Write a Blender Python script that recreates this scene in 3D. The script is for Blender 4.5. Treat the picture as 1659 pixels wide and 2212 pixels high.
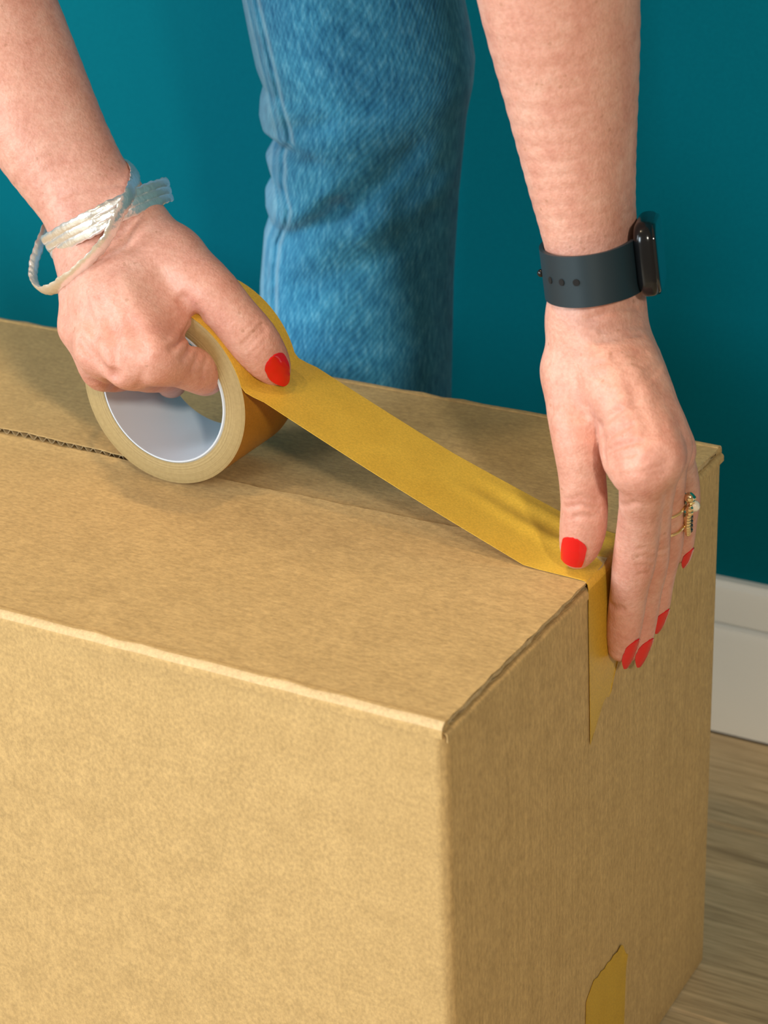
import bpy, bmesh, math, random
import numpy as np
from mathutils import Vector, Matrix

for o in list(bpy.data.objects):
    bpy.data.objects.remove(o)
scene = bpy.context.scene
COL = scene.collection
R = math.radians
random.seed(4)
rng = np.random.default_rng(4)

# ------------------------------------------------------------------ camera
BOX_W, BOX_H, BOX_L = 0.32, 0.337, 0.76
CAM = np.array([0.3693, -0.6822, 0.8052])
FPX = 4677.9
EUL = (R(64.5761), R(1.9977), R(29.0731))
cam_d = bpy.data.cameras.new('camera')
cam_d.sensor_fit = 'HORIZONTAL'
cam_d.sensor_width = 36.0
cam_d.lens = 36.0 * FPX / 1659.0
cam_d.clip_start = 0.02
cam_d.dof.use_dof = True
cam_d.dof.focus_distance = 1.07
cam_d.dof.aperture_fstop = 16.0
cam = bpy.data.objects.new('camera', cam_d)
cam.location = CAM
cam.rotation_euler = EUL
COL.objects.link(cam)
scene.camera = cam

# ------------------------------------------------------------------ world, light, exposure
scene.view_settings.view_transform = 'Standard'
scene.view_settings.look = 'None'
scene.view_settings.gamma = 1.0
scene.view_settings.use_curve_mapping = False
scene.view_settings.exposure = 0.0
world = bpy.data.worlds.new('room_light')
world.use_nodes = True
world.node_tree.nodes['Background'].inputs[0].default_value = (1.0, 0.72, 0.45, 1)
world.node_tree.nodes['Background'].inputs[1].default_value = 0.27
scene.world = world


def area(name, loc, target, size, power, color, shape='DISK', size_y=None):
    l = bpy.data.lights.new(name, 'AREA')
    l.shape = shape
    l.size = size
    if size_y:
        l.size_y = size_y
    l.energy = power
    l.color = color
    o = bpy.data.objects.new(name, l)
    o.location = loc
    o.rotation_euler = (Vector(target) - Vector(loc)).to_track_quat('-Z', 'Y').to_euler()
    COL.objects.link(o)
    return o


# daylight from two windows behind and left of the camera, warm ceiling spots over the box, a lamp to the right
area('window_daylight', (-1.0, -2.8, 1.3), (-0.25, 0.2, 0.35), 1.0, 66, (0.80, 0.93, 1.0), 'RECTANGLE', 1.2)
area('window_daylight', (-2.6, -1.6, 1.3), (-0.25, 0.2, 0.35), 1.0, 62, (0.84, 0.95, 1.0), 'RECTANGLE', 1.2)
area('ceiling_spot', (-0.62, -0.12, 2.35), (-0.5, 0, 0.3), 0.09, 9.5, (1.0, 0.77, 0.48))
area('ceiling_spot', (-0.36, -0.20, 2.35), (-0.3, 0, 0.3), 0.09, 7.5, (1.0, 0.77, 0.48))
area('ceiling_spot', (-0.60, -0.70, 2.35), (-0.5, 0, 0.3), 0.09, 6.0, (1.0, 0.78, 0.50))
area('lamp_light', (1.5, -1.5, 1.6), (-0.2, 0.3, 0.4), 0.20, 29, (1.0, 0.94, 0.80))

# ------------------------------------------------------------------ picture point -> place helpers
_a, _b, _c = EUL
_X = np.array([[1, 0, 0], [0, math.cos(_a), -math.sin(_a)], [0, math.sin(_a), math.cos(_a)]])
_Y = np.array([[math.cos(_b), 0, math.sin(_b)], [0, 1, 0], [-math.sin(_b), 0, math.cos(_b)]])
_Z = np.array([[math.cos(_c), -math.sin(_c), 0], [math.sin(_c), math.cos(_c), 0], [0, 0, 1]])
CAMR = _Z @ _Y @ _X


def ray(px, py):
    d = CAMR @ np.array([(px - 829.5) / FPX, -(py - 1106.0) / FPX, -1.0])
    return d / np.linalg.norm(d)


def at(px, py, t):
    return CAM + ray(px, py) * t


def on(px, py, ax, v):
    d = ray(px, py)
    return CAM + d * ((v - CAM[ax]) / d[ax])


def onx(px, py, v): return on(px, py, 0, v)
def ony(px, py, v): return on(px, py, 1, v)
def onz(px, py, v): return on(px, py, 2, v)


def unit(v):
    v = np.asarray(v, float)
    return v / np.linalg.norm(v)


# ------------------------------------------------------------------ object helpers
def link(o, parent=None):
    COL.objects.link(o)
    if parent is not None:
        o.parent = parent
        o.matrix_parent_inverse = Matrix.Translation(-Vector(parent.location))
    return o


def tag(o, label=None, cat=None, group=None, kind=None):
    if label: o['label'] = label
    if cat: o['category'] = cat
    if group: o['group'] = group
    if kind: o['kind'] = kind
    return o


def empty(name, loc):
    o = bpy.data.objects.new(name, None)
    o.location = loc
    o.empty_display_size = 0.05
    COL.objects.link(o)
    return o


def mesh(name, verts, faces, mat, parent=None, smooth=True, uv=None):
    me = bpy.data.meshes.new(name)
    if isinstance(verts, np.ndarray):
        verts = verts.tolist()
    if isinstance(faces, np.ndarray):
        faces = faces.tolist()
    me.from_pydata(verts, [], faces)
    me.validate()
    if smooth:
        me.polygons.foreach_set('use_smooth', [True] * len(me.polygons))
    if uv is not None:
        l = me.uv_layers.new(name='UVMap')
        idx = np.zeros(len(me.loops), dtype=np.int32)
        me.loops.foreach_get('vertex_index', idx)
        l.data.foreach_set('uv', np.asarray(uv, np.float32)[idx].ravel())
    if mat:
        me.materials.append(mat)
    o = bpy.data.objects.new(name, me)
    return link(o, parent)


def sharp(o, deg=35):
    me = o.data
    bm = bmesh.new(); bm.from_mesh(me)
    bmesh.ops.recalc_face_normals(bm, faces=bm.faces)
    for e in bm.edges:
        if len(e.link_faces) == 2 and e.calc_face_angle(0) > R(deg):
            e.smooth = False
    bm.to_mesh(me); bm.free()
    return o


class MB:
    def __init__(s): s.v = []; s.f = []

    def add(s, v, f):
        n = len(s.v)
        s.v += [tuple(map(float, p)) for p in v]
        s.f += [tuple(int(i) + n for i in q) for q in f]

    def box(s, lo, hi):
        x0, y0, z0 = lo; x1, y1, z1 = hi
        s.add([(x0, y0, z0), (x1, y0, z0), (x1, y1, z0), (x0, y1, z0), (x0, y0, z1), (x1, y0, z1), (x1, y1, z1), (x0, y1, z1)],
              [(0, 3, 2, 1), (4, 5, 6, 7), (0, 1, 5, 4), (1, 2, 6, 5), (2, 3, 7, 6), (3, 0, 4, 7)])

    def grid(s, P, closed_u=False, closed_v=False):
        P = np.asarray(P, float)
        nu, nv = P.shape[:2]
        f = []
        for i in range(nu if closed_u else nu - 1):
            for j in range(nv if closed_v else nv - 1):
                a = i * nv + j; b = ((i + 1) % nu) * nv + j
                c = ((i + 1) % nu) * nv + (j + 1) % nv; d = i * nv + (j + 1) % nv
                f.append((a, b, c, d))
        s.add(P.reshape(-1, 3), f)

    def sheet(s, P, thick):
        """a grid given body: P is the upper side, the lower lies thick below along -normal"""
        P = np.asarray(P, float)
        du = np.gradient(P, axis=0); dv = np.gradient(P, axis=1)
        n = np.cross(du, dv); n /= np.linalg.norm(n, axis=-1, keepdims=True) + 1e-12
        Q = P - n * thick
        nu, nv = P.shape[:2]
        base = len(s.v)
        s.grid(P); m = len(s.v)
        n2 = nu * nv
        s.v += [tuple(map(float, q)) for q in Q.reshape(-1, 3)]
        A = lambda i, j: base + i * nv + j
        B = lambda i, j: m + i * nv + j
        for i in range(nu - 1):
            for j in range(nv - 1):
                s.f.append((B(i, j), B(i, j + 1), B(i + 1, j + 1), B(i + 1, j)))
        for i in range(nu - 1):
            s.f.append((A(i, 0), B(i, 0), B(i + 1, 0), A(i + 1, 0)))
            s.f.append((A(i + 1, nv - 1), B(i + 1, nv - 1), B(i, nv - 1), A(i, nv - 1)))
        for j in range(nv - 1):
            s.f.append((A(0, j + 1), B(0, j + 1), B(0, j), A(0, j)))
            s.f.append((A(nu - 1, j), B(nu - 1, j), B(nu - 1, j + 1), A(nu - 1, j + 1)))

    def tube(s, pts, rad, seg=10, closed=False, flat=None):
        pts = [np.asarray(p, float) for p in pts]
        n = len(pts)
        rad = [rad] * n if np.isscalar(rad) else rad
        ring = []
        up = None
        for i in range(n):
            a = pts[(i - 1) % n] if (closed or i) else pts[0]
            b = pts[(i + 1) % n] if (closed or i < n - 1) else pts[-1]
            t = unit(b - a)
            if up is None:
                up = np.array([0, 0, 1.0]) if abs(t[2]) < .9 else np.array([1.0, 0, 0])
            up = unit(up - t * (up @ t))
            w = np.cross(t, up)
            if flat is None:
                r1, r2, u2, w2 = rad[i], rad[i], up, w
            else:
                u2 = unit(flat[i][0] - t * (flat[i][0] @ t)); w2 = np.cross(t, u2)
                r1, r2 = flat[i][1], flat[i][2]
            ring.append([pts[i] + u2 * r1 * math.cos(2 * math.pi * k / seg) + w2 * r2 * math.sin(2 * math.pi * k / seg) for k in range(seg)])
        base = len(s.v)
        s.grid(np.array(ring), closed_u=closed, closed_v=True)
        if not closed:
            s.f.append(tuple(base + k for k in range(seg))[::-1])
            s.f.append(tuple(base + (n - 1) * seg + k for k in range(seg)))

    def sphere(s, c, r, nu=8, nv=12):
        c = np.asarray(c, float)
        r = np.array([r] * 3 if np.isscalar(r) else r, float)
        P = [[c + r * np.array([math.sin(a) * math.cos(b), math.sin(a) * math.sin(b), math.cos(a)])
              for b in np.linspace(0, 2 * math.pi, nv, endpoint=False)] for a in np.linspace(0.02, math.pi - .02, nu)]
        base = len(s.v)
        s.grid(P, closed_v=True)
        s.f.append(tuple(base + k for k in range(nv)))
        s.f.append(tuple(base + (nu - 1) * nv + k for k in range(nv))[::-1])

    def build(s, name, mat, parent=None, smooth=True, edge=35):
        o = mesh(name, s.v, s.f, mat, parent, smooth)
        sharp(o, edge)
        return o


def spline(pts, n):
    """Catmull-Rom through rows of any width"""
    P = np.asarray(pts, float)
    P = np.vstack([2 * P[0] - P[1], P, 2 * P[-1] - P[-2]])
    m = len(P) - 3
    out = []
    for i in range(n):
        u = i * m / (n - 1)
        k = min(int(u), m - 1); t = u - k
        a, b, c, d = P[k:k + 4]
        out.append(0.5 * (2 * b + (c - a) * t + (2 * a - 5 * b + 4 * c - d) * t * t + (3 * b - a - 3 * c + d) * t ** 3))
    return np.array(out)


# ------------------------------------------------------------------ materials
def material(name):
    m = bpy.data.materials.new(name)
    m.use_nodes = True
    nt = m.node_tree
    return m, nt, nt.nodes['Principled BSDF']


class NT:
    def __init__(s, nt): s.nt = nt

    def n(s, kind, **kw):
        nd = s.nt.nodes.new(kind)
        for k, v in kw.items():
            if k.startswith('i_'):
                nd.inputs[k[2:].replace('_', ' ')].default_value = v
            else:
                setattr(nd, k, v)
        return nd

    def l(s, a, b): s.nt.links.new(a, b)

    def coords(s, scale=(1, 1, 1), rot=(0, 0, 0), uv=False):
        tc = s.n('ShaderNodeTexCoord'); mp = s.n('ShaderNodeMapping')
        mp.inputs['Scale'].default_value = scale
        mp.inputs['Rotation'].default_value = rot
        s.l(tc.outputs['UV' if uv else 'Object'], mp.inputs[0])
        return mp.outputs[0]

    def noise(s, co, scale, detail=3, rough=.55):
        nd = s.n('ShaderNodeTexNoise')
        nd.inputs['Scale'].default_value = scale
        nd.inputs['Detail'].default_value = detail
        nd.inputs['Roughness'].default_value = rough
        s.l(co, nd.inputs['Vector'])
        return nd.outputs[0]

    def ramp(s, fac, stops):
        r = s.n('ShaderNodeValToRGB')
        els = r.color_ramp.elements
        while len(els) < len(stops): els.new(.5)
        for e, (p, c) in zip(els, stops):
            e.position = p
            e.color = (*c, 1) if len(c) == 3 else c
        s.l(fac, r.inputs[0])
        return r.outputs[0]

    def mix(s, fac, a, b, mode='MIX'):
        m = s.n('ShaderNodeMix', data_type='RGBA', blend_type=mode)
        if isinstance(fac, (int, float)): m.inputs[0].default_value = fac
        else: s.l(fac, m.inputs[0])
        for sock, v in ((m.inputs[6], a), (m.inputs[7], b)):
            if isinstance(v, tuple): sock.default_value = (*v, 1)
            else: s.l(v, sock)
        return m.outputs[2]

    def math(s, op, a, b=0.0):
        m = s.n('ShaderNodeMath', operation=op)
        for i, v in enumerate((a, b)):
            if isinstance(v, (int, float)): m.inputs[i].default_value = v
            else: s.l(v, m.inputs[i])
        return m.outputs[0]

    def bump(s, h, bsdf, strength=.3, dist=.001):
        b = s.n('ShaderNodeBump')
        b.inputs['Strength'].default_value = strength
        b.inputs['Distance'].default_value = dist
        s.l(h, b.inputs['Height'])
        s.l(b.outputs[0], bsdf.inputs['Normal'])


def plain(name, col, rough=.5, metal=0.0, spec=.5, coat=0.0):
    m, nt, b = material(name)
    b.inputs['Base Color'].default_value = (*col, 1)
    b.inputs['Roughness'].default_value = rough
    b.inputs['Metallic'].default_value = metal
    b.inputs['Specular IOR Level'].default_value = spec
    b.inputs['Coat Weight'].default_value = coat
    b.inputs['Coat Roughness'].default_value = .05
    return m


def cardboard(name, stretch, base=(.540, .360, .155), streak=(1, 1, 1), samt=.25):
    m, nt, b = material(name); N = NT(nt)
    co = N.coords(stretch)
    n1 = N.noise(co, 560, 4, .68)
    n2 = N.noise(N.coords((1, 1, 1)), 60, 3, .6)
    n3 = N.noise(N.coords(streak), 420, 3, .6)
    lo = tuple(c * .83 for c in base); hi = tuple(min(1, c * 1.17) for c in base)
    c1 = N.ramp(n1, [(.33, lo), (.67, hi)])
    c2 = N.ramp(n2, [(.3, (.88, .87, .85)), (.7, (1.0, 1.0, 1.0))])
    c3 = N.ramp(n3, [(.3, (.78, .77, .75)), (.7, (1.04, 1.04, 1.04))])
    c = N.mix(1.0, c1, c2, 'MULTIPLY')
    c = N.mix(samt, c, N.mix(1.0, c, c3, 'MULTIPLY'))
    N.l(c, b.inputs['Base Color'])
    b.inputs['Roughness'].default_value = .72
    b.inputs['Specular IOR Level'].default_value = .28
    N.bump(N.math('ADD', n1, N.math('MULTIPLY', n3, .8)), b, .25, .0006)
    return m


M = {}
M['card_top'] = cardboard('kraft_board_top', (.55, 1, 1), streak=(.15, 1, 1), samt=.35)
M['card_front'] = cardboard('kraft_board_front', (1, 1, .8), streak=(1, 1, .08), samt=.15)
M['card_end'] = cardboard('kraft_board_end', (1, 1, .45), streak=(1, 1, .02), samt=.6)
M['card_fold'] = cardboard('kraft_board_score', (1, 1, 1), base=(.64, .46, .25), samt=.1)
M['card_raw'] = cardboard('kraft_board_cut_edge', (1, 1, 1), base=(.50, .36, .19))
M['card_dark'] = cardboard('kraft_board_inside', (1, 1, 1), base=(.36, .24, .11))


def tape_mat(name, base, rough=.42, ring=None):
    m, nt, b = material(name); N = NT(nt)
    n1 = N.noise(N.coords((1, 1, 1)), 900, 3, .6)
    n2 = N.noise(N.coords((1, 1, 1)), 60, 2, .5)
    c = N.ramp(n1, [(.35, tuple(k * .88 for k in base)), (.68, tuple(min(1, k * 1.10) for k in base))])
    c = N.mix(1.0, c, N.ramp(n2, [(.3, (.92, .90, .85)), (.7, (1, 1, 1))]), 'MULTIPLY')
    N.l(c, b.inputs['Base Color'])
    b.inputs['Roughness'].default_value = rough
    b.inputs['Specular IOR Level'].default_value = .45
    N.bump(n1, b, .12, .0004)
    return m


M['tape'] = tape_mat('kraft_tape', (.74, .455, .052))
M['tape_stuck'] = tape_mat('kraft_tape_on_board', (.56, .335, .030))
M['tape_wound'] = tape_mat('kraft_tape_wound', (.46, .20, .016), .38)


def wound_edge():
    m, nt, b = material('kraft_tape_wound_edge'); N = NT(nt)
    tc = N.n('ShaderNodeTexCoord'); sp = N.n('ShaderNodeSeparateXYZ')
    N.l(tc.outputs['Object'], sp.inputs[0])
    rr = N.math('SQRT', N.math('ADD', N.math('MULTIPLY', sp.outputs[0], sp.outputs[0]), N.math('MULTIPLY', sp.outputs[2], sp.outputs[2])))
    cb = N.n('ShaderNodeCombineXYZ'); N.l(rr, cb.inputs[0])
    n1 = N.noise(cb.outputs[0], 1400, 2, .6)
    n2 = N.noise(N.coords((1, 1, 1)), 500, 3, .6)
    c = N.ramp(n1, [(.3, (.36, .255, .105)), (.7, (.50, .37, .175))])
    c = N.mix(1.0, c, N.ramp(n2, [(.3, (.86, .85, .83)), (.7, (1, 1, 1))]), 'MULTIPLY')
    N.l(c, b.inputs['Base Color'])
    b.inputs['Roughness'].default_value = .6
    N.bump(n1, b, .3, .0005)
    return m


M['tape_edge'] = wound_edge()
M['core'] = plain('white_core_paper', (.62, .67, .74), .30, 0, .5)


def wall_mat():
    m, nt, b = material('teal_wall_paint'); N = NT(nt)
    n1 = N.noise(N.coords((1, 1, 1)), 420, 3, .5)
    N.l(N.ramp(n1, [(.3, (.0002, .114, .156)), (.7, (.0003, .126, .170))]), b.inputs['Base Color'])
    b.inputs['Roughness'].default_value = .7
    b.inputs['Specular IOR Level'].default_value = .03
    N.bump(n1, b, .05, .0006)
    return m


M['wall'] = wall_mat()
M['white_paint'] = plain('white_gloss_paint', (.89, .91, .91), .35)


def floor_mat():
    m, nt, b = material('oak_laminate'); N = NT(nt)
    co = N.coords((.06, 1, 1))
    oi = N.n('ShaderNodeObjectInfo')
    ad = N.n('ShaderNodeVectorMath', operation='ADD')
    N.l(co, ad.inputs[0])
    sc = N.n('ShaderNodeVectorMath', operation='SCALE'); sc.inputs['Scale'].default_value = 3.0
    cb = N.n('ShaderNodeCombineXYZ'); N.l(oi.outputs['Random'], cb.inputs[0]); N.l(oi.outputs['Random'], cb.inputs[1])
    N.l(cb.outputs[0], sc.inputs[0]); N.l(sc.outputs[0], ad.inputs[1])
    n1 = N.noise(ad.outputs[0], 120, 5, .65)
    n2 = N.noise(ad.outputs[0], 420, 3, .6)
    c = N.ramp(n1, [(.28, (.31, .225, .120)), (.48, (.52, .39, .225)), (.72, (.70, .55, .335))])
    c = N.mix(.55, c, N.mix(1.0, c, N.ramp(n2, [(.35, (.55, .53, .50)), (.6, (1.06, 1.06, 1.06))]), 'MULTIPLY'))
    N.l(c, b.inputs['Base Color'])
    b.inputs['Roughness'].default_value = .5
    N.bump(n2, b, .25, .0006)
    return m


M['floor'] = floor_mat()
M['gap'] = plain('floor_underlay', (.05, .035, .02), .9)


def skin_mat():
    m, nt, b = material('skin'); N = NT(nt)
    co = N.coords((1, 1, 1))
    blot = N.noise(co, 75, 4, .62)
    fine = N.noise(co, 420, 3, .6)
    c = N.ramp(blot, [(.30, (.590, .278, .212)), (.52, (.660, .345, .268)), (.74, (.705, .412, .328))])
    c = N.mix(.6, c, N.mix(1.0, c, N.ramp(fine, [(.28, (.80, .70, .64)), (.60, (1.03, 1.02, 1.02))]), 'MULTIPLY'))
    fl = N.n('ShaderNodeAttribute', attribute_name='flush')
    c = N.mix(N.math('MULTIPLY', fl.outputs['Fac'], .55), c, (.62, .22, .155))
    # small freckles
    vo = N.n('ShaderNodeTexVoronoi'); vo.inputs['Scale'].default_value = 190
    N.l(co, vo.inputs['Vector'])
    msk = N.math('MULTIPLY', N.math('LESS_THAN', vo.outputs['Distance'], .17), N.math('GREATER_THAN', N.noise(co, 60, 2), .56))
    c = N.mix(N.math('MULTIPLY', msk, .38), c, (.36, .165, .09))
    N.l(c, b.inputs['Base Color'])
    b.inputs['Roughness'].default_value = .48
    b.inputs['Specular IOR Level'].default_value = .38
    b.inputs['Subsurface Weight'].default_value = .22
    b.inputs['Subsurface Radius'].default_value = (1.0, .35, .18)
    b.inputs['Subsurface Scale'].default_value = .0024
    vo2 = N.n('ShaderNodeTexVoronoi'); vo2.inputs['Scale'].default_value = 780
    N.l(co, vo2.inputs['Vector'])
    N.bump(N.math('ADD', N.math('MULTIPLY', vo2.outputs['Distance'], .5), fine), b, .34, .0007)
    return m


M['skin'] = skin_mat()
M['nail'] = plain('red_nail_polish', (.66, .0015, .006), .14, 0, .4, .5)


def denim():
    m, nt, b = material('washed_denim'); N = NT(nt)
    co = N.coords((1, 1, 1), uv=True)
    # uv in metres: u round the leg, v up
    w = N.n('ShaderNodeTexWave', wave_type='BANDS', bands_direction='DIAGONAL')
    w.inputs['Scale'].default_value = 210
    w.inputs['Distortion'].default_value = .6
    w.inputs['Detail'].default_value = 1
    N.l(N.coords((1, .62, 1), uv=True), w.inputs['Vector'])
    slub = N.noise(N.coords((1, .22, 1), uv=True), 420, 4, .7)
    cloud = N.noise(co, 26, 4, .6)
    c = N.ramp(slub, [(.30, (.013, .130, .275)), (.52, (.046, .262, .450)), (.74, (.135, .425, .620))])
    c = N.mix(1.0, c, N.ramp(cloud, [(.3, (.66, .72, .78)), (.7, (1.12, 1.08, 1.05))]), 'MULTIPLY')
    c = N.mix(.30, c, N.mix(1.0, c, N.ramp(w.outputs[0], [(.2, (.60, .66, .72)), (.8, (1.22, 1.18, 1.14))]), 'MULTIPLY'))
    wear = N.n('ShaderNodeAttribute', attribute_name='wear')
    c = N.mix(N.math('MULTIPLY', wear.outputs['Fac'], .6), c, (.32, .52, .64))
    N.l(c, b.inputs['Base Color'])
    b.inputs['Roughness'].default_value = .85
    b.inputs['Specular IOR Level'].default_value = .15
    b.inputs['Sheen Weight'].default_value = .15
    N.bump(N.math('ADD', N.math('MULTIPLY', w.outputs[0], .5), slub), b, .35, .0008)
    return m


M['denim'] = denim()
M['unseen_shirt'] = plain('dark_cotton', (.03, .035, .045), .9)
M['band'] = plain('dark_slate_silicone', (.012, .026, .036), .48, 0, .4)
M['watch_case'] = plain('black_watch_case', (.008, .009, .011), .18, .3, .6)
M['watch_glass'] = plain('black_watch_glass', (.003, .006, .008), .04, 0, .6, .5)
M['hole'] = plain('strap_hole_dark', (.003, .003, .004), .9)


def silver():
    m, nt, b = material('hammered_silver'); N = NT(nt)
    b.inputs['Base Color'].default_value = (.94, .935, .915, 1)
    b.inputs['Metallic'].default_value = .8
    b.inputs['Roughness'].default_value = .30
    n = N.noise(N.coords((1, 1, 1)), 260, 2, .5)
    N.bump(n, b, .45, .0012)
    return m


M['silver'] = silver()
M['gold'] = plain('yellow_gold', (.82, .66, .40), .16, 1.0)
M['stone'] = plain('pale_stone', (.78, .70, .58), .06, 0, .9, .6)
M['stone_dark'] = plain('dark_stone', (.02, .018, .015), .08, 0, .8, .5)

# ================================================================== the setting
WALL_Y, BB_Y = 0.583, 0.570
mb = MB(); mb.box((-2.2, WALL_Y, 0), (1.9, WALL_Y + .1, 2.45))
tag(mb.build('wall_back', M['wall'], smooth=False), 'teal painted wall behind the box', kind='structure')

mb = MB()
prof = [(WALL_Y, .1160), (.5765, .1160), (.5725, .1125), (.5715, .1080), (.5715, .0862), (.5790, .0852), (.5790, .0832),
        (.5700, .0822), (.5680, .0765), (.5680, .0005), (WALL_Y, .0005)]
for x0, x1 in ((-2.2, 1.9),):
    P = np.array([[(x, y, z) for (y, z) in prof] for x in (x0, x1)])
    mb.grid(P)
    n = len(prof)
    mb.f.append(tuple(range(n))); mb.f.append(tuple(range(n, 2 * n))[::-1])
tag(mb.build('baseboard_back', M['white_paint'], edge=20), 'white grooved baseboard along the teal wall', kind='structure')

mb = MB(); mb.box((-2.2, -2.0, -.05), (1.9, WALL_Y, -.0085))
floor = tag(mb.build('floor', M['gap'], smooth=False), 'pale oak laminate floor boards', kind='structure')
PL_W, PL_L = .192, 1.28
plank_cache = {}


def plank(x0, x1, y0, y1):
    key = (round(x1 - x0, 3), round(y1 - y0, 3))
    if key not in plank_cache:
        w, d = x1 - x0, y1 - y0
        b = .0017
        bm = MB()
        lo = [(-w / 2, -d / 2), (w / 2, -d / 2), (w / 2, d / 2), (-w / 2, d / 2)]
        hi = [(-w / 2 + b, -d / 2 + b), (w / 2 - b, -d / 2 + b), (w / 2 - b, d / 2 - b), (-w / 2 + b, d / 2 - b)]
        v = [(x, y, -.008) for x, y in lo] + [(x, y, -b) for x, y in lo] + [(x, y, 0) for x, y in hi]
        f = [(8, 9, 10, 11), (0, 3, 2, 1)]
        for i in range(4):
            j = (i + 1) % 4
            f += [(i, j, 4 + j, 4 + i), (4 + i, 4 + j, 8 + j, 8 + i)]
        me = bpy.data.meshes.new('plank'); me.from_pydata(v, [], f); me.materials.append(M['floor'])
        plank_cache[key] = me
    o = bpy.data.objects.new('plank', plank_cache[key])
    o.location = ((x0 + x1) / 2, (y0 + y1) / 2, 0)
    return link(o, floor)


row_edges = [.568, .461]
while row_edges[-1] > -1.9: row_edges.append(row_edges[-1] - PL_W)
for r in range(len(row_edges) - 1):
    y1, y0 = row_edges[r], row_edges[r + 1]
    # one butt joint shows at the lower right corner of the picture
    jx = [0.62, .90, 0.125, 0.9, .4, .0, .7, .3, .9, .5, .1, .6, .2][r % 13]
    x = jx
    cuts = [jx]
    while x > -2.2: x -= PL_L; cuts.append(max(x, -2.2))
    x = jx
    while x < 1.9: x += PL_L; cuts.append(min(x, 1.9))
    cuts = sorted(set(cuts))
    for a, b_ in zip(cuts[:-1], cuts[1:]):
        if b_ - a > .02: plank(a + .0004, b_ - .0004, y0 + .0004, y1 - .0004)

# ================================================================== the cardboard box
box = empty('cardboard_box', (-BOX_L / 2, BOX_W / 2, 0))
tag(box, 'large brown corrugated cardboard box with closed flaps on the floor', 'box')
H = BOX_H
TH = .0042
SEAM = .1715


def lift_back(x):      # the back flap stands a little proud towards the left
    s = np.clip((-.20 - x) / .16, 0, 1)
    return .0040 * s * s * (3 - 2 * s)


def sag(x, y):
    return -.0012 * np.sin(math.pi * np.clip(y / BOX_W, 0, 1)) * np.sin(math.pi * np.clip(-x / BOX_L, 0, 1))


# walls: a rounded rectangle standing on the floor
rc = .0055
mb = MB()
corners = [(-rc, rc, -90), (-rc, BOX_W - rc, 0), (-BOX_L + rc, BOX_W - rc, 90), (-BOX_L + rc, rc, 180)]
loop = []
for (cx_, cy_, a0) in corners:
    for k in range(7):
        a = R(a0 + 90 * k / 6)
        loop.append((cx_ + rc * math.cos(a), cy_ + rc * math.sin(a)))
dense = []
for i, p in enumerate(loop):
    q = loop[(i + 1) % len(loop)]
    m_ = max(1, int(math.hypot(q[0] - p[0], q[1] - p[1]) / .03))
    for k in range(m_): dense.append((p[0] + (q[0] - p[0]) * k / m_, p[1] + (q[1] - p[1]) * k / m_))
zs = [.0008, .004] + list(np.linspace(.02, H - .0062, 16))
P = []
for z in zs:
    row = []
    for (x, y) in dense:
        s = .0022 * math.sin(math.pi * z / H)            # slight belly of the walls
        ox = s * math.sin(math.pi * min(max(y / BOX_W, 0), 1)) * (1 if x > -.02 else (-1 if x < -BOX_L + .02 else 0))
        oy = s * .6 * math.sin(math.pi * min(max(-x / BOX_L, 0), 1)) * (-1 if y < .02 else (1 if y > BOX_W - .02 else 0))
        ins = .0015 if z < .002 else 0
        cxx, cyy = -BOX_L / 2, BOX_W / 2
        row.append((x + ox - ins * np.sign(x - cxx), y + oy - ins * np.sign(y - cyy), z))
    P.append(row)
mb.grid(np.array(P), closed_v=True)
body = mb.build('walls', M['card_front'], box, edge=60)
body.data.materials.append(M['card_end'])
for pl in body.data.polygons:
    if abs(pl.normal.x) > .6: pl.material_index = 1

# rounded folds along the long sides (front and back)
def fold(y_out, sgn, name):
    mb = MB()
    xs = np.linspace(-BOX_L + .004, -.0010, 60)
    P = []
    for x in xs:
        row = []
        j = .00035 * math.sin(x * 310) + .00025 * math.sin(x * 731 + 1)
        for z in (H - .0064, H - .0042): row.append((x, y_out, z))
        for k in range(1, 8):
            a = R(90 * k / 8)
            row.append((x, y_out + sgn * .0034 * (1 - math.cos(a)), H - .0040 + (.0040 + j) * math.sin(a)))
        row.append((x, y_out + sgn * .0036, H + j)); row.append((x, y_out + sgn * .0052, H - .0002))
        P.append(row)
    P = np.array(P)
    mb.sheet(P[::-1] if sgn > 0 else P, .0006)
    for xe, flip in ((-.0014, False), (-BOX_L + .0044, True)):        # board thickness seen at the ends of the fold
        cap = [(xe, p_[1] + sgn * .0003, p_[2] - .0002) for p_ in P[-1]] + [(xe, y_out + sgn * .0088, H - .0062), (xe, y_out + sgn * .0040, H - .0085)]
        mb.add(cap, [tuple(range(len(cap)))])
    o = mb.build(name, M['card_front'], box, edge=60)
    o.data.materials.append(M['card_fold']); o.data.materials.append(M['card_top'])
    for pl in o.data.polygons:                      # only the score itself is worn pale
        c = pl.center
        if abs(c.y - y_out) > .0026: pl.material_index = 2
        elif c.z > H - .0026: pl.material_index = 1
    return o


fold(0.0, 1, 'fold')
fold(BOX_W, -1, 'fold')

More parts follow.
